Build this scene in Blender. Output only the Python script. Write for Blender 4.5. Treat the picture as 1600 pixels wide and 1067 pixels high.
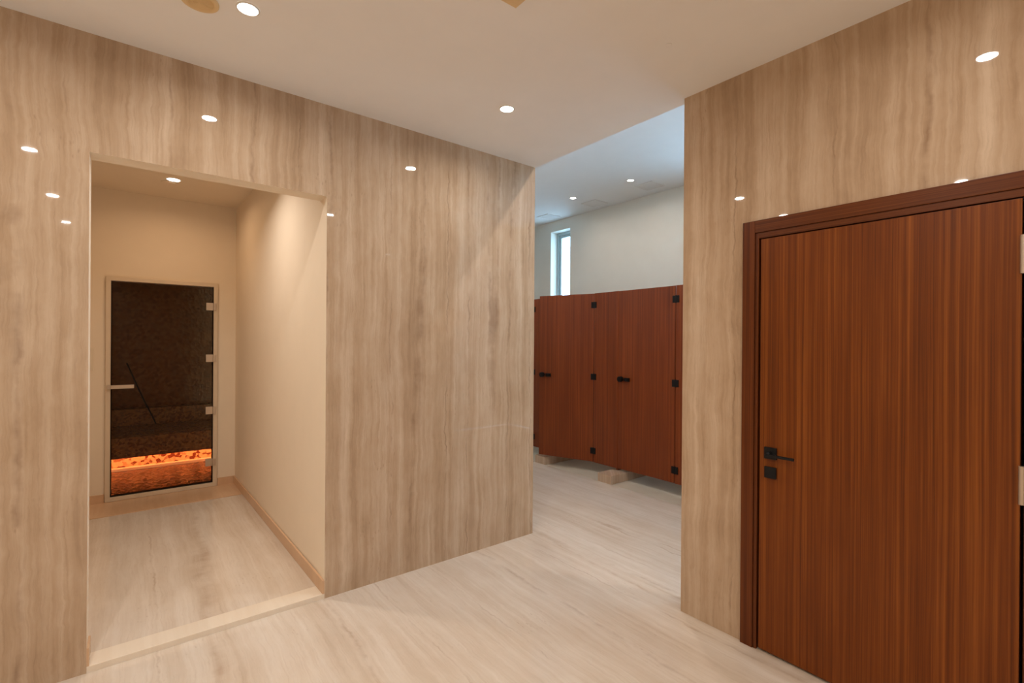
import bpy, bmesh, math, random
from mathutils import Vector, Matrix

# ---------------------------------------------------------------- clear
for o in list(bpy.data.objects):
    bpy.data.objects.remove(o, do_unlink=True)
scene = bpy.context.scene
C = scene.collection
PI = math.pi

# ---------------------------------------------------------------- camera
cam_d = bpy.data.cameras.new('camera')
cam = bpy.data.objects.new('camera', cam_d)
C.objects.link(cam)
cam_d.sensor_width = 36.0
cam_d.lens = 756.14 / 1600 * 36
cam_d.shift_y = 1.99 / 1600
cam_d.clip_start = 0.02
R_ = Vector((0.61894393, 0.78540352, 0.00705092))
U_ = Vector((-0.00537083, -0.00474468, 0.99997432))
F_ = Vector((-0.78541681, 0.61896591, -0.00128157))
M = Matrix((R_, U_, -F_)).transposed().to_4x4()
M.translation = Vector((0, 0, 1.45))
cam.matrix_world = M
scene.camera = cam

# ---------------------------------------------------------------- world, exposure
world = bpy.data.worlds.new('sky')
scene.world = world
world.use_nodes = True
bg = world.node_tree.nodes['Background']
bg.inputs[0].default_value = (0.46, 0.74, 1.0, 1)      # bright overcast daylight
bg.inputs[1].default_value = 9.0
vs = scene.view_settings
vs.view_transform = 'Standard'
vs.look = 'None'
vs.exposure = 0.26
vs.gamma = 1.0
vs.use_curve_mapping = False

MAIN_LAMP = (4.6, (1.0, 0.95, 0.88))
FAR_LAMP = (13.0, (1.0, 0.95, 0.88))
ALCOVE_FILL_LAMP = (7.4, (1.0, 0.91, 0.82))  # added unseen lamp that brightens the alcove floor and side wall
NEXT_LAMP = (2.3, (1.0, 0.90, 0.80))
HALL_LAMP = (11.0, (1.0, 0.87, 0.78))
ALCOVE_LAMP = (2.5, (1.0, 0.65, 0.37))

# ---------------------------------------------------------------- dimensions (metres)
XL = -2.784           # face of the left stone wall
YO = 2.406            # plane of the opening to the next room
YR = 2.349            # face of the right stone wall
H = 2.775             # main ceiling
HN = 3.38             # ceiling of the cubicle room
ZT = 2.262            # head of the alcove opening
Y0, Y1 = -0.144, 0.863
XC = -1.487           # free end of the right wall
FA = 0.026            # alcove floor
XB = -5.50            # alcove back wall
YF = 5.30             # far wall of the cubicle room
YP = 4.08             # front of cubicles
XE, YS = 2.7, -1.6    # rest of the room, behind the camera


# ================================================================= materials
def new_mat(name):
    m = bpy.data.materials.new(name)
    m.use_nodes = True
    nt = m.node_tree
    b = nt.nodes['Principled BSDF']
    return m, nt, b


def srgb(r, g, b):
    def f(c):
        c /= 255.0
        return c / 12.92 if c <= 0.04045 else ((c + 0.055) / 1.055) ** 2.4
    return (f(r), f(g), f(b), 1.0)


class N:
    """small node wiring helper"""
    def __init__(self, nt):
        self.nt = nt

    def node(self, t, **kw):
        n = self.nt.nodes.new(t)
        for k, v in kw.items():
            setattr(n, k, v)
        return n

    def put(self, sock, v):
        if isinstance(v, bpy.types.NodeSocket):
            self.nt.links.new(v, sock)
        else:
            sock.default_value = v

    def math(self, op, a, b=0.0, c=0.0, clamp=False):
        n = self.node('ShaderNodeMath', operation=op, use_clamp=clamp)
        self.put(n.inputs[0], a); self.put(n.inputs[1], b); self.put(n.inputs[2], c)
        return n.outputs[0]

    def xyz(self, x, y, z):
        n = self.node('ShaderNodeCombineXYZ')
        self.put(n.inputs[0], x); self.put(n.inputs[1], y); self.put(n.inputs[2], z)
        return n.outputs[0]

    def noise(self, vec, scale=1.0, detail=4.0, rough=0.55, dist=0.0):
        n = self.node('ShaderNodeTexNoise')
        self.put(n.inputs['Vector'], vec)
        n.inputs['Scale'].default_value = scale
        n.inputs['Detail'].default_value = detail
        n.inputs['Roughness'].default_value = rough
        n.inputs['Distortion'].default_value = dist
        return n.outputs[0]

    def ramp(self, f, stops):
        n = self.node('ShaderNodeValToRGB')
        el = n.color_ramp.elements
        while len(el) < len(stops):
            el.new(0.5)
        for e, (p, c) in zip(el, stops):
            e.position = p
            e.color = c if len(c) == 4 else (*c, 1)
        self.put(n.inputs[0], f)
        return n.outputs[0]

    def maprange(self, v, a, b, c=0.0, d=1.0):
        n = self.node('ShaderNodeMapRange')
        self.put(n.inputs[0], v)
        for i, q in enumerate((a, b, c, d)):
            n.inputs[1 + i].default_value = q
        return n.outputs[0]

    def mix(self, fac, a, b, blend='MIX'):
        n = self.node('ShaderNodeMix', data_type='RGBA', blend_type=blend)
        self.put(n.inputs[0], fac)
        self.put(n.inputs[6], a); self.put(n.inputs[7], b)
        return n.outputs[2]

    def pos(self):
        g = self.node('ShaderNodeNewGeometry')
        s = self.node('ShaderNodeSeparateXYZ')
        self.nt.links.new(g.outputs['Position'], s.inputs[0])
        return s.outputs

    def bump(self, h, strength, dist, b):
        n = self.node('ShaderNodeBump')
        n.inputs['Strength'].default_value = strength
        n.inputs['Distance'].default_value = dist
        self.put(n.inputs['Height'], h)
        self.nt.links.new(n.outputs[0], b.inputs['Normal'])


def travertine(name, orient, cols, rough, spec, crack=0.55, contrast=1.0, bandscale=9.0):
    """vein-cut stone; orient 'wall' = veins run up, 'floor' = veins run along X"""
    m, nt, b = new_mat(name)
    n = N(nt)
    x, y, z = n.pos()
    if orient == 'wall':
        u, v = n.math('ADD', x, y), z
    else:
        u, v = y, x
    # meander of the veins: slow sway, ragged edges
    w1 = n.noise(n.xyz(n.math('MULTIPLY', u, 2.4), n.math('MULTIPLY', v, 2.2), 3.7), 1, 2, 0.5)
    w2 = n.noise(n.xyz(n.math('MULTIPLY', u, 10.0), n.math('MULTIPLY', v, 17.0), 8.1), 1, 4, 0.6)
    uu = n.math('ADD', u, n.math('MULTIPLY', n.math('SUBTRACT', w1, 0.5), 0.055))
    uu = n.math('ADD', uu, n.math('MULTIPLY', n.math('SUBTRACT', w2, 0.5), 0.020))
    # broad bands, fine bands, mottling
    broad = n.noise(n.xyz(n.math('MULTIPLY', uu, bandscale), n.math('MULTIPLY', v, 0.13), 0.0), 1, 3, 0.6)
    fine = n.noise(n.xyz(n.math('MULTIPLY', uu, 30.0), n.math('MULTIPLY', v, 0.8), 5.0), 1, 5, 0.65)
    cloud = n.noise(n.xyz(n.math('MULTIPLY', uu, 7.0), n.math('MULTIPLY', v, 3.2), 11.0), 1, 6, 0.65)
    t = n.math('ADD', n.math('MULTIPLY', broad, 0.42), n.math('MULTIPLY', fine, 0.34))
    t = n.math('ADD', t, n.math('MULTIPLY', cloud, 0.24))
    t = n.math('ADD', n.math('MULTIPLY', n.math('SUBTRACT', t, 0.5), 2.6 * contrast), 0.5, clamp=True)
    col = n.ramp(t, [(0.0, cols[0]), (0.38, cols[1]), (0.66, cols[2]), (1.0, cols[3])])
    # fibres and short dashes
    fib = n.noise(n.xyz(n.math('MULTIPLY', uu, 120.0), n.math('MULTIPLY', v, 5.0), 61.0), 1, 3, 0.6)
    col = n.mix(n.maprange(fib, 0.52, 0.78, 0.0, 0.42 * crack), col, cols[4])
    # wandering dark hairlines: few, long, restless
    w3 = n.noise(n.xyz(n.math('MULTIPLY', u, 5.0), n.math('MULTIPLY', v, 7.5), 15.0), 1, 3, 0.6)
    uc = n.math('ADD', uu, n.math('MULTIPLY', n.math('SUBTRACT', w3, 0.5), 0.045))
    rid = n.noise(n.xyz(n.math('MULTIPLY', uc, 2.6), n.math('MULTIPLY', v, 0.04), 21.0), 1, 1.0, 0.5)
    line = n.math('ABSOLUTE', n.math('SUBTRACT', rid, 0.52))
    line = n.maprange(line, 0.0, 0.011, 1.0, 0.0)
    gate = n.noise(n.xyz(n.math('MULTIPLY', u, 3.0), n.math('MULTIPLY', v, 3.4), 30.0), 1, 4, 0.65)
    line = n.math('MULTIPLY', line, n.maprange(gate, 0.42, 0.64, 0.0, crack))
    col = n.mix(line, col, cols[4])
    # small pits
    vor = n.node('ShaderNodeTexVoronoi')
    n.put(vor.inputs['Vector'], n.xyz(n.math('MULTIPLY', uu, 55.0), n.math('MULTIPLY', v, 17.0), 0.0))
    vor.inputs['Scale'].default_value = 1.0
    pit = n.maprange(vor.outputs['Distance'], 0.05, 0.22, 1.0, 0.0)
    pg = n.noise(n.xyz(n.math('MULTIPLY', u, 4.0), n.math('MULTIPLY', v, 2.4), 44.0), 1, 2, 0.5)
    pit = n.math('MULTIPLY', pit, n.maprange(pg, 0.55, 0.70, 0.0, crack * 0.8))
    col = n.mix(pit, col, cols[4])
    n.put(b.inputs['Base Color'], col)
    b.inputs['Roughness'].default_value = rough
    b.inputs['Specular IOR Level'].default_value = spec
    return m


def wood(name, grain, dark, mid, light, rough=0.33, spec=0.35):
    """fine straight veneer; grain 'z' runs up, grain 'x' runs along the door head"""
    m, nt, b = new_mat(name)
    n = N(nt)
    x, y, z = n.pos()
    if grain == 'z':
        u, v = n.math('ADD', x, n.math('MULTIPLY', y, 0.9)), z
    else:
        u, v = n.math('ADD', z, n.math('MULTIPLY', y, 0.9)), x
    w = n.noise(n.xyz(n.math('MULTIPLY', u, 5.0), n.math('MULTIPLY', v, 0.8), 2.0), 1, 2, 0.5)
    uu = n.math('ADD', u, n.math('MULTIPLY', n.math('SUBTRACT', w, 0.5), 0.012))
    st = n.noise(n.xyz(n.math('MULTIPLY', uu, 58.0), n.math('MULTIPLY', v, 0.10), 0.0), 1, 3, 0.6)
    fi = n.noise(n.xyz(n.math('MULTIPLY', uu, 190.0), n.math('MULTIPLY', v, 1.3), 7.0), 1, 4, 0.7)
    br = n.noise(n.xyz(n.math('MULTIPLY', uu, 6.0), n.math('MULTIPLY', v, 0.9), 13.0), 1, 3, 0.5)
    t = n.math('ADD', n.math('MULTIPLY', st, 0.46), n.math('MULTIPLY', fi, 0.39))
    t = n.math('ADD', t, n.math('MULTIPLY', br, 0.15))
    t = n.math('ADD', n.math('MULTIPLY', n.math('SUBTRACT', t, 0.5), 2.5), 0.5, clamp=True)
    col = n.ramp(t, [(0.05, dark), (0.5, mid), (1.0, light)])
    n.put(b.inputs['Base Color'], col)
    b.inputs['Roughness'].default_value = rough
    b.inputs['Specular IOR Level'].default_value = spec
    return m


def plain(name, col, rough=0.5, metal=0.0, spec=0.5, vary=0.03, scale=6.0):
    m, nt, b = new_mat(name)
    n = N(nt)
    x, y, z = n.pos()
    f = n.noise(n.xyz(x, y, z), scale, 4, 0.55)
    lo = tuple(c * (1 - vary) for c in col[:3]) + (1,)
    hi = tuple(min(1, c * (1 + vary)) for c in col[:3]) + (1,)
    n.put(b.inputs['Base Color'], n.ramp(f, [(0.3, lo), (0.7, hi)]))
    b.inputs['Roughness'].default_value = rough
    b.inputs['Metallic'].default_value = metal
    b.inputs['Specular IOR Level'].default_value = spec
    return m


def emitter(name, col, strength):
    m, nt, b = new_mat(name)
    b.inputs['Base Color'].default_value = (0.8, 0.8, 0.8, 1)
    b.inputs['Emission Color'].default_value = (*col, 1)
    b.inputs['Emission Strength'].default_value = strength
    return m


def tinted_glass(name, tint, rough=0.0, refl=1.0):
    m, nt, b = new_mat(name)
    nt.nodes.remove(b)
    n = N(nt)
    out = nt.nodes['Material Output']
    tr = n.node('ShaderNodeBsdfTransparent'); tr.inputs[0].default_value = tint
    gl = n.node('ShaderNodeBsdfGlossy'); gl.inputs['Roughness'].default_value = rough
    fr = n.node('ShaderNodeFresnel'); fr.inputs[0].default_value = 1.45
    mx = n.node('ShaderNodeMixShader')
    geo = n.node('ShaderNodeNewGeometry')                # the far face of the pane only lets light out
    front = n.math('SUBTRACT', 1.0, geo.outputs['Backfacing'])
    n.put(mx.inputs[0], n.math('MULTIPLY', n.math('MULTIPLY', fr.outputs[0], refl), front))
    nt.links.new(tr.outputs[0], mx.inputs[1]); nt.links.new(gl.outputs[0], mx.inputs[2])
    nt.links.new(mx.outputs[0], out.inputs[0])
    return m


def mosaic(name, a, c, scale=38.0):
    """small glazed mosaic, each piece far below a finger's width in view"""
    m, nt, b = new_mat(name)
    n = N(nt)
    x, y, z = n.pos()
    vor = n.node('ShaderNodeTexVoronoi')
    n.put(vor.inputs['Vector'], n.xyz(x, y, z))
    vor.inputs['Scale'].default_value = scale
    sep = n.node('ShaderNodeSeparateColor')
    nt.links.new(vor.outputs['Color'], sep.inputs[0])
    n.put(b.inputs['Base Color'], n.ramp(sep.outputs[0], [(0.0, a), (0.28, a), (0.52, c)]))
    n.put(b.inputs['Roughness'], n.maprange(sep.outputs[1], 0, 1, 0.1, 0.4))
    n.bump(vor.outputs['Distance'], 0.4, 0.004, b)
    return m


MT = {}
MT['stone_wall'] = travertine('stone_wall', 'wall',
    [srgb(158, 129, 102), srgb(184, 156, 128), srgb(197, 171, 145), srgb(214, 191, 167), srgb(128, 97, 73)],
    0.022, 0.40, crack=0.6, contrast=1.35)
MT['stone_floor'] = travertine('stone_floor', 'floor',
    [srgb(194, 174, 153), srgb(212, 195, 177), srgb(221, 207, 192), srgb(231, 220, 208), srgb(164, 134, 108)],
    0.12, 0.4, crack=0.5, bandscale=6)
MT['stone_brown'] = travertine('stone_brown', 'floor',
    [srgb(202, 164, 128), srgb(212, 174, 138), srgb(218, 181, 146), srgb(224, 190, 156), srgb(170, 132, 100)],
    0.25, 0.4, crack=0.2, contrast=0.7)
MT['stone_plinth'] = travertine('stone_plinth', 'wall',
    [srgb(168, 138, 112), srgb(190, 162, 136), srgb(204, 178, 154), srgb(216, 194, 172), srgb(140, 108, 84)],
    0.2, 0.4, crack=0.3)
MT['sill'] = travertine('stone_sill', 'floor',
    [srgb(222, 204, 182), srgb(230, 214, 194), srgb(236, 222, 204), srgb(242, 230, 214), srgb(200, 170, 140)],
    0.15, 0.4, crack=0.1, contrast=0.6)
MT['cubicle_floor'] = plain('cubicle_floor_tile', srgb(206, 192, 172), 0.3, vary=0.06, scale=3.0)
MT['ceiling'] = plain('ceiling_paint', srgb(247, 245, 242), 0.8, spec=0.2, vary=0.01)
MT['ceiling_white'] = plain('white_ceiling_paint', srgb(246, 246, 246), 0.8, spec=0.2, vary=0.01)
MT['cream'] = plain('cream_paint', srgb(238, 222, 200), 0.75, spec=0.25, vary=0.012)
MT['offwhite'] = plain('off_white_paint', srgb(232, 228, 218), 0.75, spec=0.25, vary=0.012)
MT['wood_door'] = wood('door_veneer', 'z', srgb(66, 28, 4), srgb(112, 55, 12), srgb(156, 90, 32), spec=0.25)
MT['wood_head'] = wood('door_veneer_cross', 'x', srgb(58, 26, 6), srgb(92, 45, 14), srgb(126, 70, 28), spec=0.25)
MT['wood_frame'] = wood('door_frame_veneer', 'z', srgb(58, 25, 6), srgb(92, 44, 14), srgb(126, 68, 28), spec=0.25)
MT['wood_cubicle'] = wood('cubicle_laminate', 'z', srgb(76, 30, 6), srgb(120, 52, 14), srgb(160, 82, 32), rough=0.4)
MT['black'] = plain('matt_black_metal', (0.006, 0.006, 0.007, 1), 0.45, 0.0, spec=0.25)
MT['gap'] = plain('dark_rebate', (0.02, 0.012, 0.008, 1), 0.8)
MT['satin'] = plain('satin_nickel', srgb(196, 180, 164), 0.35, 0.85)
MT['frame_alu'] = plain('champagne_frame', srgb(218, 200, 176), 0.45, 0.1)
MT['plate_white'] = plain('painted_plate', srgb(232, 216, 192), 0.5)
MT['beige_plastic'] = plain('beige_plastic', srgb(232, 202, 152), 0.6, vary=0.02)
MT['vent'] = plain('vent_paint', srgb(240, 238, 236), 0.7)
MT['ring'] = plain('lamp_ring_white', srgb(225, 220, 212), 0.4)
MT['win_alu'] = plain('window_aluminium', srgb(176, 190, 194), 0.4, 0.2)
MT['clear'] = tinted_glass('clear_glass', (0.93, 0.96, 0.97, 1))
MT['bronze'] = tinted_glass('bronze_glass', (0.60, 0.43, 0.29, 1), refl=0.3)
MT['steam_wall'] = mosaic('steam_room_tile', srgb(106, 66, 38), srgb(124, 80, 48), 30.0)
MT['steam_bench'] = mosaic('bench_mosaic', srgb(112, 70, 42), srgb(150, 104, 66), 46.0)
MT['steam_floor'] = mosaic('steam_floor_mosaic', srgb(48, 28, 18), srgb(128, 90, 64), 40.0)
MT['steam_riser'] = mosaic('riser_mosaic', srgb(120, 66, 44), srgb(228, 192, 160), 32.0)
MT['ledge'] = plain('pale_ledge_stone', srgb(238, 226, 210), 0.4)
MT['led'] = emitter('amber_led', (1.0, 0.55, 0.31), 40.0)


# ================================================================= geometry helpers
def tag(o, label=None, cat=None, group=None, kind=None):
    if label: o['label'] = label
    if cat: o['category'] = cat
    if group: o['group'] = group
    if kind: o['kind'] = kind
    return o


def link(name, bm, mats, parent=None, smooth=False, loc=None):
    bmesh.ops.remove_doubles(bm, verts=bm.verts, dist=1e-5)
    bmesh.ops.recalc_face_normals(bm, faces=bm.faces)
    me = bpy.data.meshes.new(name)
    bm.to_mesh(me)
    bm.free()
    if not isinstance(mats, (list, tuple)):
        mats = [mats]
    for m in mats:
        me.materials.append(MT[m] if isinstance(m, str) else m)
    if smooth:
        for p in me.polygons:
            p.use_smooth = True
    o = bpy.data.objects.new(name, me)
    C.objects.link(o)
    if loc:
        o.location = loc
    if parent:
        o.parent = parent
    return o


def empty(name, loc, rz=0.0):
    e = bpy.data.objects.new(name, None)
    e.location = loc
    e.rotation_euler = (0, 0, rz)
    e.empty_display_size = 0.1
    C.objects.link(e)
    return e


def box(bm, a, b, bev=0.0):
    x0, y0, z0 = a
    x1, y1, z1 = b
    g = bmesh.ops.create_cube(bm, size=1.0)
    bmesh.ops.scale(bm, verts=g['verts'], vec=(abs(x1 - x0), abs(y1 - y0), abs(z1 - z0)))
    bmesh.ops.translate(bm, verts=g['verts'], vec=((x0 + x1) / 2, (y0 + y1) / 2, (z0 + z1) / 2))
    if bev > 0:
        es = list({e for v in g['verts'] for e in v.link_edges})
        bmesh.ops.bevel(bm, geom=es, offset=bev, segments=2, profile=0.7, affect='EDGES')


def box_obj(name, a, b, mat, parent=None, bev=0.0, loc=None):
    bm = bmesh.new()
    box(bm, a, b, bev)
    return link(name, bm, mat, parent, loc=loc)


def lathe(bm, prof, seg=32, axis='z', close=False):
    """profile of (radius, height) turned round an axis"""
    rows = []
    for r, h in prof:
        row = []
        if r < 1e-6:
            p = {'z': (0, 0, h), 'y': (0, h, 0), 'x': (h, 0, 0)}[axis]
            row = [bm.verts.new(p)] * seg
        else:
            for i in range(seg):
                t = 2 * PI * i / seg
                c, s = r * math.cos(t), r * math.sin(t)
                p = {'z': (c, s, h), 'y': (c, h, s), 'x': (h, c, s)}[axis]
                row.append(bm.verts.new(p))
        rows.append(row)
    if close:
        rows.append(rows[0])
    for a, b in zip(rows, rows[1:]):
        for i in range(seg):
            j = (i + 1) % seg
            vs_ = []
            for v in (a[i], a[j], b[j], b[i]):
                if v not in vs_:
                    vs_.append(v)
            if len(vs_) > 2:
                bm.faces.new(vs_)


def tube(bm, pts, r, seg=12):
    pts = [Vector(p) for p in pts]
    prev = None
    for k, p in enumerate(pts):
        d = (pts[min(k + 1, len(pts) - 1)] - pts[max(k - 1, 0)]).normalized()
        up = Vector((0, 0, 1)) if abs(d.z) < 0.9 else Vector((1, 0, 0))
        s = d.cross(up).normalized()
        t = s.cross(d)
        ring = [bm.verts.new(p + s * (r * math.cos(2 * PI * i / seg)) + t * (r * math.sin(2 * PI * i / seg))) for i in range(seg)]
        if prev:
            for i in range(seg):
                j = (i + 1) % seg
                bm.faces.new((prev[i], prev[j], ring[j], ring[i]))
        else:
            bm.faces.new(ring)
        prev = ring
    bm.faces.new(prev)


def wall(name, axis, u0, u1, z0, z1, t0, t1, holes, mats, parent=None):
    """wall slab between t0 (material slot 0) and t1, with rectangular holes (u0,u1,z0,z1); its other faces take slot 1"""
    us = sorted({u0, u1, *[h for q in holes for h in q[:2]]})
    zs = sorted({z0, z1, *[h for q in holes for h in q[2:]]})
    us = [u for u in us if u0 <= u <= u1]
    zs = [z for z in zs if z0 <= z <= z1]
    def P(u, t, z):
        return (t, u, z) if axis == 'x' else (u, t, z)
    def solid(i, j):
        if not (0 <= i < len(us) - 1 and 0 <= j < len(zs) - 1):
            return False
        cu, cz = (us[i] + us[i + 1]) / 2, (zs[j] + zs[j + 1]) / 2
        return not any(q[0] < cu < q[1] and q[2] < cz < q[3] for q in holes)
    bm = bmesh.new()
    def quad(ps, mi):
        f = bm.faces.new([bm.verts.new(p) for p in ps])
        f.material_index = mi
    for i in range(len(us) - 1):
        for j in range(len(zs) - 1):
            if not solid(i, j):
                continue
            a, b, c, d = us[i], us[i + 1], zs[j], zs[j + 1]
            quad([P(a, t0, c), P(b, t0, c), P(b, t0, d), P(a, t0, d)], 0)
            quad([P(a, t1, c), P(b, t1, c), P(b, t1, d), P(a, t1, d)], 1)
            for (di, dj, e) in ((-1, 0, (a, c, a, d)), (1, 0, (b, c, b, d)), (0, -1, (a, c, b, c)), (0, 1, (a, d, b, d))):
                if not solid(i + di, j + dj):
                    quad([P(e[0], t0, e[1]), P(e[2], t0, e[3]), P(e[2], t1, e[3]), P(e[0], t1, e[1])], 1)
    return link(name, bm, mats, parent)


def ring_frame(name, axis, u0, u1, z0, z1, w, t0, t1, mat, parent, bev=0.0, sill=True):
    """rectangular frame of bar width w (one mesh)"""
    holes = [(u0 + w, u1 - w, z0 + (w if sill else -1), z1 - w)]
    o = wall(name, axis, u0, u1, z0, z1, t0, t1, holes, [mat, mat], parent)
    if bev:
        md = o.modifiers.new('soft_edges', 'BEVEL')
        md.width = bev; md.segments = 2; md.limit_method = 'ANGLE'
    return o


def prism(bm, poly, z0, z1):
    lo = [bm.verts.new((x, y, z0)) for x, y in poly]
    hi = [bm.verts.new((x, y, z1)) for x, y in poly]
    bm.faces.new(lo[::-1]); bm.faces.new(hi)
    for i in range(len(poly)):
        j = (i + 1) % len(poly)
        bm.faces.new((lo[i], lo[j], hi[j], hi[i]))


S = 'structure'

# ================================================================= structure: main room
tag(wall('wall_left', 'x', YS, YO, 0.0, H, XL, XL - 0.12, [(Y0, Y1, -1, ZT)], ['stone_wall', 'cream']),
    'polished vein-cut travertine wall around the cream alcove opening', 'wall', kind=S)
tag(wall('wall_right', 'y', XC, XE, 0.0, H, YR, YR + 0.16, [(-1.125, -0.165, -1, 2.0)], ['stone_wall', 'stone_wall']),
    'polished travertine wall around the big wooden door', 'wall', kind=S)
tag(box_obj('wall_behind', (XL - 0.12, YS - 0.12, 0), (XE, YS, H), 'cream'),
    'cream painted wall closing the room behind the viewer', 'wall', kind=S)
tag(box_obj('wall_side', (XE, YS - 0.12, 0), (XE + 0.12, YR + 0.16, H), 'cream'),
    'cream painted wall closing the room beyond the wooden door', 'wall', kind=S)
tag(box_obj('floor', (XL, YS, -0.12), (XE, 3.868, 0.0), 'stone_floor'),
    'pale polished travertine floor with veins running to the opening', 'floor', kind=S)
tag(box_obj('floor_hall', (-6.7, YO, -0.12), (XL, 3.868, 0.0), 'stone_floor'),
    'pale travertine floor in front of the cubicles behind the stone wall', 'floor', kind=S)
tag(box_obj('ceiling', (XL - 0.12, YS - 0.12, H), (XE + 0.12, YO, H + 0.1), 'ceiling'),
    'smooth warm white ceiling of the stone room', 'ceiling', kind=S)

# structure: cubicle room
tag(box_obj('wall_bulkhead', (-6.7, YO - 0.1, H + 0.101), (1.2, YO - 0.001, HN), 'offwhite'),
    'painted upstand between the two ceiling levels', 'wall', kind=S)
tag(box_obj('wall_hall_near', (-6.7, YO - 0.12, 0), (XL - 0.121, YO - 0.002, H + 0.1), 'offwhite'),
    'painted wall behind the stone wall, facing the cubicles', 'wall', kind=S)
WIN = [(-5.732, -5.300, 1.72, 3.215), (-2.45, -1.15, 1.72, 3.215), (-0.6, 0.5, 1.72, 3.215)]
tag(wall('wall_far', 'y', -6.7, 1.2, 0.0, HN, YF, YF + 0.24, WIN, ['offwhite', 'offwhite']),
    'off-white painted wall above the cubicle doors', 'wall', kind=S)
tag(box_obj('wall_hall_left', (-6.82, YO - 0.12, 0), (-6.7, YF + 0.24, HN), 'offwhite'),
    'painted end wall of the cubicle room beyond the window', 'wall', kind=S)
tag(box_obj('wall_hall_right', (1.2, YR + 0.16, 0), (1.32, YF + 0.24, HN), 'offwhite'),
    'painted end wall of the cubicle room behind the wooden door', 'wall', kind=S)
tag(box_obj('ceiling_hall', (-6.82, YO - 0.12, HN), (1.32, YF + 0.24, HN + 0.1), 'ceiling_white'),
    'higher white ceiling over the cubicles', 'ceiling', kind=S)
tag(box_obj('floor_cubicles', (-6.7, 3.868, -0.12), (1.2, YF, -0.004), 'cubicle_floor'),
    'plain beige tiled floor inside the cubicles', 'floor', kind=S)

# structure: alcove
tag(box_obj('floor_alcove', (-5.05, -0.62, -0.12), (XL - 0.12, 0.95, FA), 'stone_floor'),
    'raised pale travertine floor of the alcove', 'floor', kind=S)
tag(box_obj('trim_1', (XL - 0.12, Y0, -0.05), (XL, Y1, FA + 0.001), 'sill', bev=0.002),
    'pale stone threshold along the alcove opening', 'threshold', kind=S)
tag(box_obj('trim_2', (XB, -0.62, -0.05), (-5.053, 0.90, FA + 0.004), 'stone_brown', bev=0.002),
    'brown stone strip on the floor in front of the glass door', 'threshold', kind=S)
bm = bmesh.new()
prism(bm, [(XL - 0.12, 0.866), (XB, 0.822), (XB, 0.96), (XL - 0.12, 0.96)], FA - 0.1, H)
tag(link('wall_alcove_right', bm, 'cream'), 'cream painted side wall of the alcove', 'wall', kind=S)
tag(box_obj('wall_alcove_left', (XB, -0.70, -0.05), (XL - 0.12, -0.60, H), 'cream'),
    'cream painted wall hidden behind the stone on the alcove side', 'wall', kind=S)
GD = (-0.172, 0.668, FA, 2.0)       # glass door opening
tag(wall('wall_alcove_back', 'x', -0.70, 0.96, -0.1, H, XB, XB - 0.10, [(GD[0] + 0.01, GD[1] - 0.01, -1, GD[3] - 0.01)], ['cream', 'cream']),
    'cream painted end wall of the alcove around the glass door', 'wall', kind=S)
tag(box_obj('ceiling_alcove', (XB - 0.10, -0.70, H - 0.012), (XL - 0.12, 0.96, H + 0.09), 'cream'),
    'cream ceiling inside the alcove', 'ceiling', kind=S)
bm = bmesh.new()
prism(bm, [(XL - 0.001, 0.8645), (XB, 0.8215), (XB, 0.8095), (XL - 0.001, 0.8525)], FA + 0.001, FA + 0.075)
tag(link('baseboard_right', bm, 'stone_brown'), 'brown stone skirting along the alcove side wall', 'baseboard', kind=S)
tag(box_obj('baseboard_back', (XB, 0.672, FA + 0.004), (XB + 0.012, 0.812, FA + 0.075), 'stone_brown'),
    'short brown stone skirting between glass door and corner', 'baseboard', kind=S)
tag(box_obj('baseboard_left', (XB, -0.60, FA + 0.004), (XB + 0.012, -0.176, FA + 0.075), 'stone_brown'),
    'brown stone skirting on the handle side of the glass door', 'baseboard', kind=S)
tag(box_obj('baseboard_jamb', (XL - 0.118, Y0, FA + 0.001), (XL - 0.002, Y0 + 0.008, FA + 0.08), 'stone_brown'),
    'small brown stone skirting at the foot of the alcove jamb', 'baseboard', kind=S)

# steam room shell behind the glass
tag(box_obj('floor_steam_room', (-7.7, -0.95, -0.1), (XB - 0.10, 1.45, FA), 'steam_floor'),
    'dark wet mosaic floor behind the glass door', 'floor', kind=S)
tag(box_obj('wall_steam_back', (-7.8, -0.95, 0), (-7.7, 1.45, 2.5), 'steam_wall'),
    'dark brown tiled wall seen through the glass door', 'wall', kind=S)
tag(box_obj('wall_steam_left', (-7.8, -1.05, 0), (XB - 0.10, -0.95, 2.5), 'steam_wall'),
    'dark brown tiled side wall of the steam room by the handle', 'wall', kind=S)
tag(box_obj('wall_steam_right', (-7.8, 1.45, 0), (XB - 0.10, 1.55, 2.5), 'steam_wall'),
    'dark brown tiled side wall of the steam room by the hinges', 'wall', kind=S)
tag(box_obj('ceiling_steam', (-7.8, -1.05, 2.5), (XB - 0.10, 1.55, 2.6), 'steam_wall'),
    'dark ceiling of the steam room', 'ceiling', kind=S)


# ================================================================= windows
def window(name, q, label):
    u0, u1, z0, z1 = q
    e = empty(name, ((u0 + u1) / 2, YF + 0.14, z0))
    tag(e, label, 'window', kind=S)
    ox, oy, oz = e.location
    def rel(o):
        o.parent = e
        o.location = (-ox, -oy, -oz)
    rel(ring_frame('window_frame', 'y', u0, u1, z0, z1, 0.045, YF + 0.135, YF + 0.20, 'win_alu', None))
    rel(ring_frame('sash', 'y', u0 + 0.046, u1 - 0.046, z0 + 0.046, z1 - 0.046, 0.040, YF + 0.150, YF + 0.185, 'win_alu', None, bev=0.004))
    rel(box_obj('window_pane', (u0 + 0.087, YF + 0.165, z0 + 0.087), (u1 - 0.087, YF + 0.171, z1 - 0.087), 'clear'))
    return e


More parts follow.
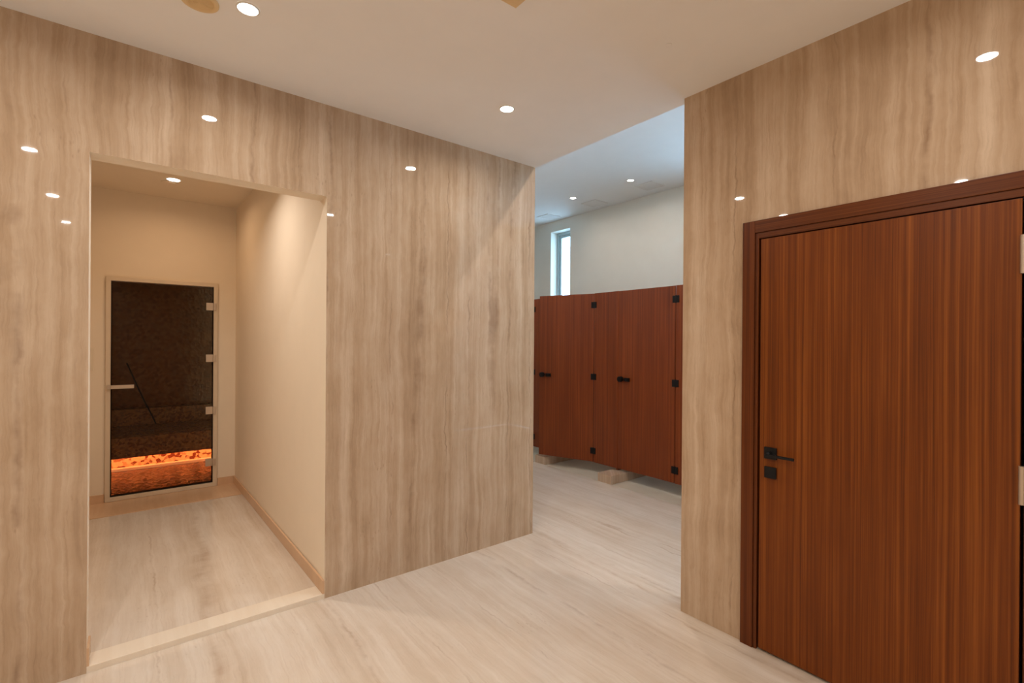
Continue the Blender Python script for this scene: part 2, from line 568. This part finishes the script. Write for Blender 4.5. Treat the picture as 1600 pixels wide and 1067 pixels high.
window('window_1', WIN[0], 'tall narrow bright window in a deep reveal above the cubicles')
window('window_2', WIN[1], 'wider window hidden behind the right stone wall')
window('window_3', WIN[2], 'window hidden behind the wooden door wall')
# ================================================================= main wooden door
door = empty('door_1', (-0.645, YR, 0))
tag(door, 'large reddish-brown veneered door with black lever handle in the stone wall', 'door', kind=S)
DX, DY = -0.645, YR


def dpart(name, a, b, mat, bev=0.0, parent=door):
    return box_obj(name, (a[0] - DX, a[1] - DY, a[2]), (b[0] - DX, b[1] - DY, b[2]), mat, parent, bev)


FX0, FX1, FTOP = -1.156, -0.134, 2.036
LX0, LX1, LTOP = -1.072, -0.217, 1.945
FY = YR - 0.014                                   # frame face stands proud of the stone
for nm, a, b, mt in (
        ('frame_jamb', (FX0, FY, 0.0), (FX0 + 0.058, YR + 0.10, FTOP), 'wood_frame'),
        ('frame_jamb', (FX1 - 0.058, FY, 0.0), (FX1, YR + 0.10, FTOP), 'wood_frame'),
        ('frame_head', (FX0 + 0.058, FY, FTOP - 0.058), (FX1 - 0.058, YR + 0.10, FTOP), 'wood_head')):
    dpart(nm, a, b, mt, 0.002)
for nm, a, b, mt in (                              # stepped inner bead
        ('frame_bead', (FX0 + 0.0585, FY + 0.006, 0.0), (FX0 + 0.074, YR + 0.09, FTOP - 0.0585), 'wood_frame'),
        ('frame_bead', (FX1 - 0.074, FY + 0.006, 0.0), (FX1 - 0.0585, YR + 0.09, FTOP - 0.0585), 'wood_frame'),
        ('frame_bead', (FX0 + 0.0745, FY + 0.006, FTOP - 0.086), (FX1 - 0.0745, YR + 0.09, FTOP - 0.0585), 'wood_head')):
    dpart(nm, a, b, mt, 0.0015)
dpart('rebate', (FX0 + 0.0745, YR + 0.062, 0.0), (FX1 - 0.0745, YR + 0.088, FTOP - 0.087), 'gap')
leaf = dpart('door_leaf', (LX0, FY + 0.008, 0.012), (LX1, YR + 0.045, LTOP), 'wood_door', 0.0015)
# lever handle on its square rose, key plate below
hz = 0.942
rose = dpart('handle_rose', (-1.047, FY - 0.003, hz - 0.027), (-0.993, FY + 0.008, hz + 0.027), 'black', 0.0015)
bm = bmesh.new()
tube(bm, [(-1.020 - DX, FY - 0.001 - DY, hz), (-1.020 - DX, FY - 0.030 - DY, hz)], 0.009)
link('handle_neck', bm, 'black', door, smooth=True)
dpart('handle_lever', (-1.029, FY - 0.037, 0.9315), (-0.905, FY - 0.027, 0.9435), 'black', 0.002)
dpart('key_plate', (-1.046, FY - 0.002, 0.852 - 0.026), (-0.994, FY + 0.008, 0.852 + 0.026), 'black', 0.0015)
for zc in (1.755, 0.985, 0.215):
    hg = empty('hinge', (-0.2125 - DX, FY - 0.005 - DY, zc))
    hg.parent = door
    bm = bmesh.new()
    lathe(bm, [(0, -0.064), (0.0085, -0.064), (0.0085, -0.040)], 16)
    lathe(bm, [(0.0085, -0.0392), (0.0085, 0.0392)], 16)
    lathe(bm, [(0.0085, 0.040), (0.0085, 0.064), (0, 0.064)], 16)
    lathe(bm, [(0.0078, -0.0400), (0.0078, 0.0400)], 16)
    link('hinge_knuckle', bm, 'satin', hg, smooth=False)

# ================================================================= glass steam-room door
gd = empty('door_2', (XB, 0.248, FA))
tag(gd, 'dark bronze glass door in a pale frame at the end of the alcove', 'door', kind=S)


def gpart(name, a, b, mat, bev=0.0):
    return box_obj(name, (a[0] - XB, a[1] - 0.248, a[2] - FA), (b[0] - XB, b[1] - 0.248, b[2] - FA), mat, gd, bev)


fr = ring_frame('door_frame', 'x', GD[0], GD[1], FA + 0.005, GD[3], 0.036, XB + 0.022, XB - 0.07, 'frame_alu', None, bev=0.003)
fr.parent = gd
fr.location = (-XB, -0.248, -FA)
gy0, gy1, gz0, gz1 = GD[0] + 0.040, GD[1] - 0.042, FA + 0.052, GD[3] - 0.042
gpart('glass_pane', (XB + 0.002, gy0, gz0), (XB + 0.012, gy1, gz1), 'bronze')
gpart('door_seal', (XB - 0.010, gy0 - 0.004, gz0 - 0.012), (XB + 0.004, gy0 + 0.004, gz1), 'gap')
gpart('door_seal', (XB - 0.010, gy1 - 0.004, gz0 - 0.012), (XB + 0.004, gy1 + 0.006, gz1), 'gap')
gpart('door_seal', (XB - 0.010, gy0 + 0.004, gz0 - 0.012), (XB + 0.004, gy1 - 0.004, gz0 + 0.004), 'gap')
for zc in (1.772, 1.274, 0.770, 0.268):
    hp = gpart('hinge', (XB + 0.0125, gy1 - 0.056, zc - 0.036), (XB + 0.026, gy1 + 0.002, zc + 0.036), 'satin', 0.002)
    k = box_obj('hinge_knuckle', (XB + 0.0225 - XB, gy1 + 0.0025 - 0.248, zc - 0.034 - FA), (XB + 0.036 - XB, gy1 + 0.026 - 0.248, zc + 0.034 - FA), 'satin', None, 0.003)
    k.parent = hp
hd = gpart('door_handle', (XB + 0.040, gy0 - 0.002, 1.018), (XB + 0.056, gy0 + 0.158, 1.050), 'satin', 0.003)
gpart('handle_clamp', (XB + 0.0125, gy0 - 0.030, 1.014), (XB + 0.046, gy0 - 0.0025, 1.052), 'satin', 0.003)
gpart('handle_post', (XB + 0.0125, gy0 + 0.006, 1.024), (XB + 0.042, gy0 + 0.030, 1.044), 'satin', 0.002)

# steam room furnishing
bench = empty('steam_bench', (-7.1, 0.25, FA))
tag(bench, 'low tiled bench glowing amber underneath behind the glass door', 'bench')


def bpart(name, a, b, mat, bev=0.0):
    return box_obj(name, (a[0] + 7.1, a[1] - 0.25, a[2] - FA), (b[0] + 7.1, b[1] - 0.25, b[2] - FA), mat, bench, bev)


bpart('riser', (-7.695, -0.945, FA), (-6.75, 1.445, 0.22), 'steam_riser')
bpart('seat_slab', (-7.695, -0.945, 0.2205), (-6.60, 1.445, 0.40), 'steam_bench', 0.006)
bpart('lip', (-6.625, -0.945, 0.182), (-6.601, 1.445, 0.220), 'steam_bench')
bpart('led_strip', (-6.665, -0.93, 0.204), (-6.632, 1.43, 0.2195), 'led')
bpart('ledge', (-6.7495, -0.94, FA), (-6.690, 1.44, 0.058), 'ledge', 0.004)
bpart('backrest', (-7.695, -0.945, 0.4005), (-7.50, 1.445, 0.60), 'steam_bench', 0.006)
bm = bmesh.new()
tube(bm, [(-7.46, -0.035, 1.165), (-7.45, 0.02, 1.01), (-7.44, 0.085, 0.83), (-7.43, 0.150, 0.66), (-7.425, 0.205, 0.53), (-7.42, 0.25, 0.41)], 0.008)
rod = link('shower_hose', bm, 'black', smooth=True)
tag(rod, 'thin dark hose hanging down to the bench behind the glass', 'hose')

# controller beside the glass door
cp = empty('control_panel', (XB, -0.272, 1.18))
tag(cp, 'slim cream control plate on the wall beside the glass door', 'switch')
box_obj('plate', (0, -0.045, 0.0), (0.010, 0.022, 0.20), 'plate_white', cp, 0.002)
bm = bmesh.new()
lathe(bm, [(0, 0.010), (0.010, 0.010), (0.010, 0.016), (0, 0.016)], 16, axis='x')
kn = link('knob', bm, 'satin', cp, loc=(0, -0.010, 0.022))


# ================================================================= ceiling lights
def downlight(x, y, z, spec, label, group, r=0.036, spread=166):
    e = empty('downlight', (x, y, z))
    tag(e, label, 'ceiling light', group)
    bm = bmesh.new()
    lathe(bm, [(r + 0.001, -0.0005), (r + 0.001, -0.004), (r + 0.005, -0.0045), (r + 0.007, -0.003), (r + 0.008, -0.0005)], 40)
    link('ring', bm, 'ring', e, smooth=True)
    bm = bmesh.new()
    lathe(bm, [(0, -0.0020), (r, -0.0020), (r, -0.0008), (0, -0.0008)], 40)
    link('lens', bm, emitter('lamp_lens', spec[1] if False else (1.0, 0.95, 0.88), 14.0), e)
    ld = bpy.data.lights.new('downlight_lamp', 'AREA')
    ld.shape = 'DISK'
    ld.size = 2 * r
    ld.energy = spec[0]
    ld.color = spec[1]
    ld.spread = math.radians(spread)
    lo = bpy.data.objects.new('downlight_lamp', ld)
    lo.location = (0, 0, -0.006)
    lo.parent = e
    C.objects.link(lo)
    return e


G1 = 'downlights in the stone room ceiling'
downlight(-2.180, 0.362, H, MAIN_LAMP, 'bright recessed downlight near the round beige ceiling grille', G1)
downlight(-2.184, 1.672, H, MAIN_LAMP, 'recessed downlight in the stone room ceiling towards the opening', G1)
for x, y in ((-0.40, 1.63), (-2.185, -0.56), (-0.83, -0.56), (0.55, -0.57), (1.85, -0.58), (1.40, 1.63)):
    downlight(x, y, H, FAR_LAMP if y < 0 and x > -2 else (MAIN_LAMP if y > 0 else (3.0, MAIN_LAMP[1])), 'recessed downlight outside the picture, mirrored in the polished stone', G1)
downlight(-4.84, 0.27, H - 0.012, ALCOVE_LAMP, 'recessed downlight in the alcove ceiling', 'downlights of the alcove', r=0.045, spread=160)
downlight(-3.62, 0.27, H - 0.012, ALCOVE_FILL_LAMP, 'added unseen downlight above the opening head, filling the alcove with light', 'downlights of the alcove', r=0.045, spread=138)
G2 = 'downlights over the cubicles'
downlight(-4.58, 4.63, HN, NEXT_LAMP, 'recessed downlight over the ajar cubicle door', G2)
downlight(-3.65, 4.65, HN, NEXT_LAMP, 'recessed downlight over the closed cubicle door', G2)
for x, y in ((-2.70, 4.65), (-1.7, 4.65), (-2.05, 2.83), (-0.9, 2.83), (-4.4, 2.83)):
    downlight(x, y, HN, NEXT_LAMP if y > 4 else HALL_LAMP if x > -2 or x < -4 else (6.0, HALL_LAMP[1]), 'recessed downlight in the higher ceiling, out of the picture', G2)

# ceiling fittings
gr = empty('ceiling_speaker', (-2.245, 0.205, H))
tag(gr, 'round beige ceiling grille cut by the top edge of the picture', 'speaker')
bm = bmesh.new()
lathe(bm, [(0.066, -0.0005), (0.065, -0.007), (0.060, -0.010), (0.050, -0.009), (0.048, -0.007)], 48)
link('rim', bm, 'beige_plastic', gr, smooth=True)
bm = bmesh.new()
prof = []
for i in range(12):
    rr = 0.048 - i * 0.004
    prof += [(rr, -0.007), (rr - 0.001, -0.009), (max(rr - 0.003, 0.0005), -0.009), (max(rr - 0.0039, 0), -0.007)]
lathe(bm, prof, 48)
link('grille', bm, 'beige_plastic', gr)
hatch = empty('ceiling_hatch', (-1.38, 1.07, H))
tag(hatch, 'square beige ceiling plate cut off by the top edge', 'vent')
hatch.rotation_euler = (0, 0, 0)
box_obj('frame', (-0.118, -0.118, -0.008), (0.118, 0.118, -0.0005), 'beige_plastic', hatch, 0.002)
box_obj('panel', (-0.104, -0.104, -0.0105), (0.104, 0.104, -0.0082), 'beige_plastic', hatch, 0.001)
sp = empty('sprinkler', (-1.264, 1.87, H))
tag(sp, 'tiny flush cap on the ceiling near the right stone wall', 'sprinkler')
bm = bmesh.new()
lathe(bm, [(0.014, -0.0005), (0.014, -0.003), (0.011, -0.004), (0, -0.004)], 24)
link('cap', bm, 'ceiling', sp)
sd = empty('smoke_detector', (-4.95, 0.245, H - 0.012))
tag(sd, 'flat cream disc beside the alcove downlight', 'detector')
bm = bmesh.new()
lathe(bm, [(0.055, -0.0005), (0.055, -0.006), (0.048, -0.010), (0, -0.011)], 40)
link('disc', bm, 'cream', sd, smooth=False)
VL = ('pale vent panel above the closed cubicle door', 'pale vent panel above the gap between both cubicle doors', 'pale vent panel above the narrow window')
for i, (x, y) in enumerate(((-3.62, 4.985), (-4.56, 5.03), (-5.50, 5.03))):
    v = empty('vent_panel', (x, y, HN))
    tag(v, VL[i], 'vent', 'vent panels in the higher ceiling')
    fr_ = ring_frame('frame', 'y', -0.13, 0.13, -0.13, 0.13, 0.018, -0.004, 0.004, 'vent', None)
    fr_.parent = v
    fr_.location = (0, 0, -0.0045)
    fr_.rotation_euler = (PI / 2, 0, 0)
    for k in range(9):
        box_obj('louvre', (-0.111, -0.104 + k * 0.0255, -0.006), (0.111, -0.104 + k * 0.0255 + 0.017, -0.002), 'vent', v)

# ================================================================= cubicles
PZ0, PZ1, PT = 0.112, 2.003, 0.018
HX = -3.692                                        # hinge line of the ajar door
PITCH = 1.035
DW = 0.69


def hinge_mesh(open_by):
    """square black flap hinge round the pin; the fixed leaf stays on the front panel when the door stands open"""
    bm = bmesh.new()
    box(bm, (-0.034, -0.0065, -0.034), (-0.002, -0.0005, 0.034), 0.0015)
    n0 = len(bm.verts)
    box(bm, (0.002, -0.0065, -0.034), (0.036, -0.0005, 0.034), 0.0015)
    bm.verts.ensure_lookup_table()
    bmesh.ops.rotate(bm, verts=bm.verts[n0:], cent=(0, 0, 0), matrix=Matrix.Rotation(-open_by, 3, 'Z'))
    lathe(bm, [(0, -0.037), (0.006, -0.037), (0.006, 0.037), (0, 0.037)], 12)
    return bm


def toilet_cubicle(k, ang, label):
    """door hinged on its +X edge, fixed front panel beyond the hinge, partition standing on a stone plinth"""
    hx = HX + k * PITCH
    e = empty('toilet_cubicle', (hx, YP, 0))
    tag(e, label, 'cubicle', 'laminate cubicles along the far wall', 'thing')
    d = box_obj('door', (-DW, 0.0, PZ0 + 0.004), (-0.003, PT, PZ1 - 0.002), 'wood_cubicle', e, 0.001)
    d.rotation_euler = (0, 0, ang)
    for z in (1.872, 1.068, 0.240):
        link('hinge', hinge_mesh(ang), 'black', d, loc=(0, 0, z))
    bm = bmesh.new()
    lathe(bm, [(0, -0.0005), (0.026, -0.0005), (0.028, -0.004), (0.028, -0.010), (0.016, -0.014), (0.020, -0.028), (0.030, -0.034), (0.028, -0.046), (0, -0.048)], 24, axis='y')
    link('knob', bm, 'black', d, loc=(-DW + 0.048, 0, 1.068))
    bm = bmesh.new()
    box(bm, (-0.032, -0.024, -0.019), (0.032, -0.0005, 0.019), 0.007)
    box(bm, (-0.016, -0.030, -0.006), (0.016, -0.022, 0.006), 0.001)
    link('latch', bm, 'black', d, loc=(-DW + 0.124, 0, 1.066))
    box_obj('front_panel', (0.003, 0, PZ0), (PITCH - DW - 0.004, PT, PZ1), 'wood_cubicle', e, 0.001)
    xp = HX + 0.353 + k * 1.0 - hx
    box_obj('plinth', (xp - 0.090, 3.860 - YP, -0.003), (xp + 0.090, YF - 0.002 - YP, 0.087), 'stone_plinth', e, 0.003)
    box_obj('partition', (xp - 0.039, PT + 0.001, 0.088), (xp - 0.021, YF - 0.002 - YP, PZ1), 'wood_cubicle', e)
    return e


toilet_cubicle(0, math.radians(20.6), 'brown laminate cubicle whose door stands ajar, in front of the narrow window')
toilet_cubicle(1, 0, 'brown laminate cubicle with closed door, cut off by the edge of the right stone wall')
toilet_cubicle(-1, 0, 'brown cubicle of which only a sliver shows past the left stone wall')
toilet_cubicle(2, 0, 'brown cubicle hidden behind the right stone wall')
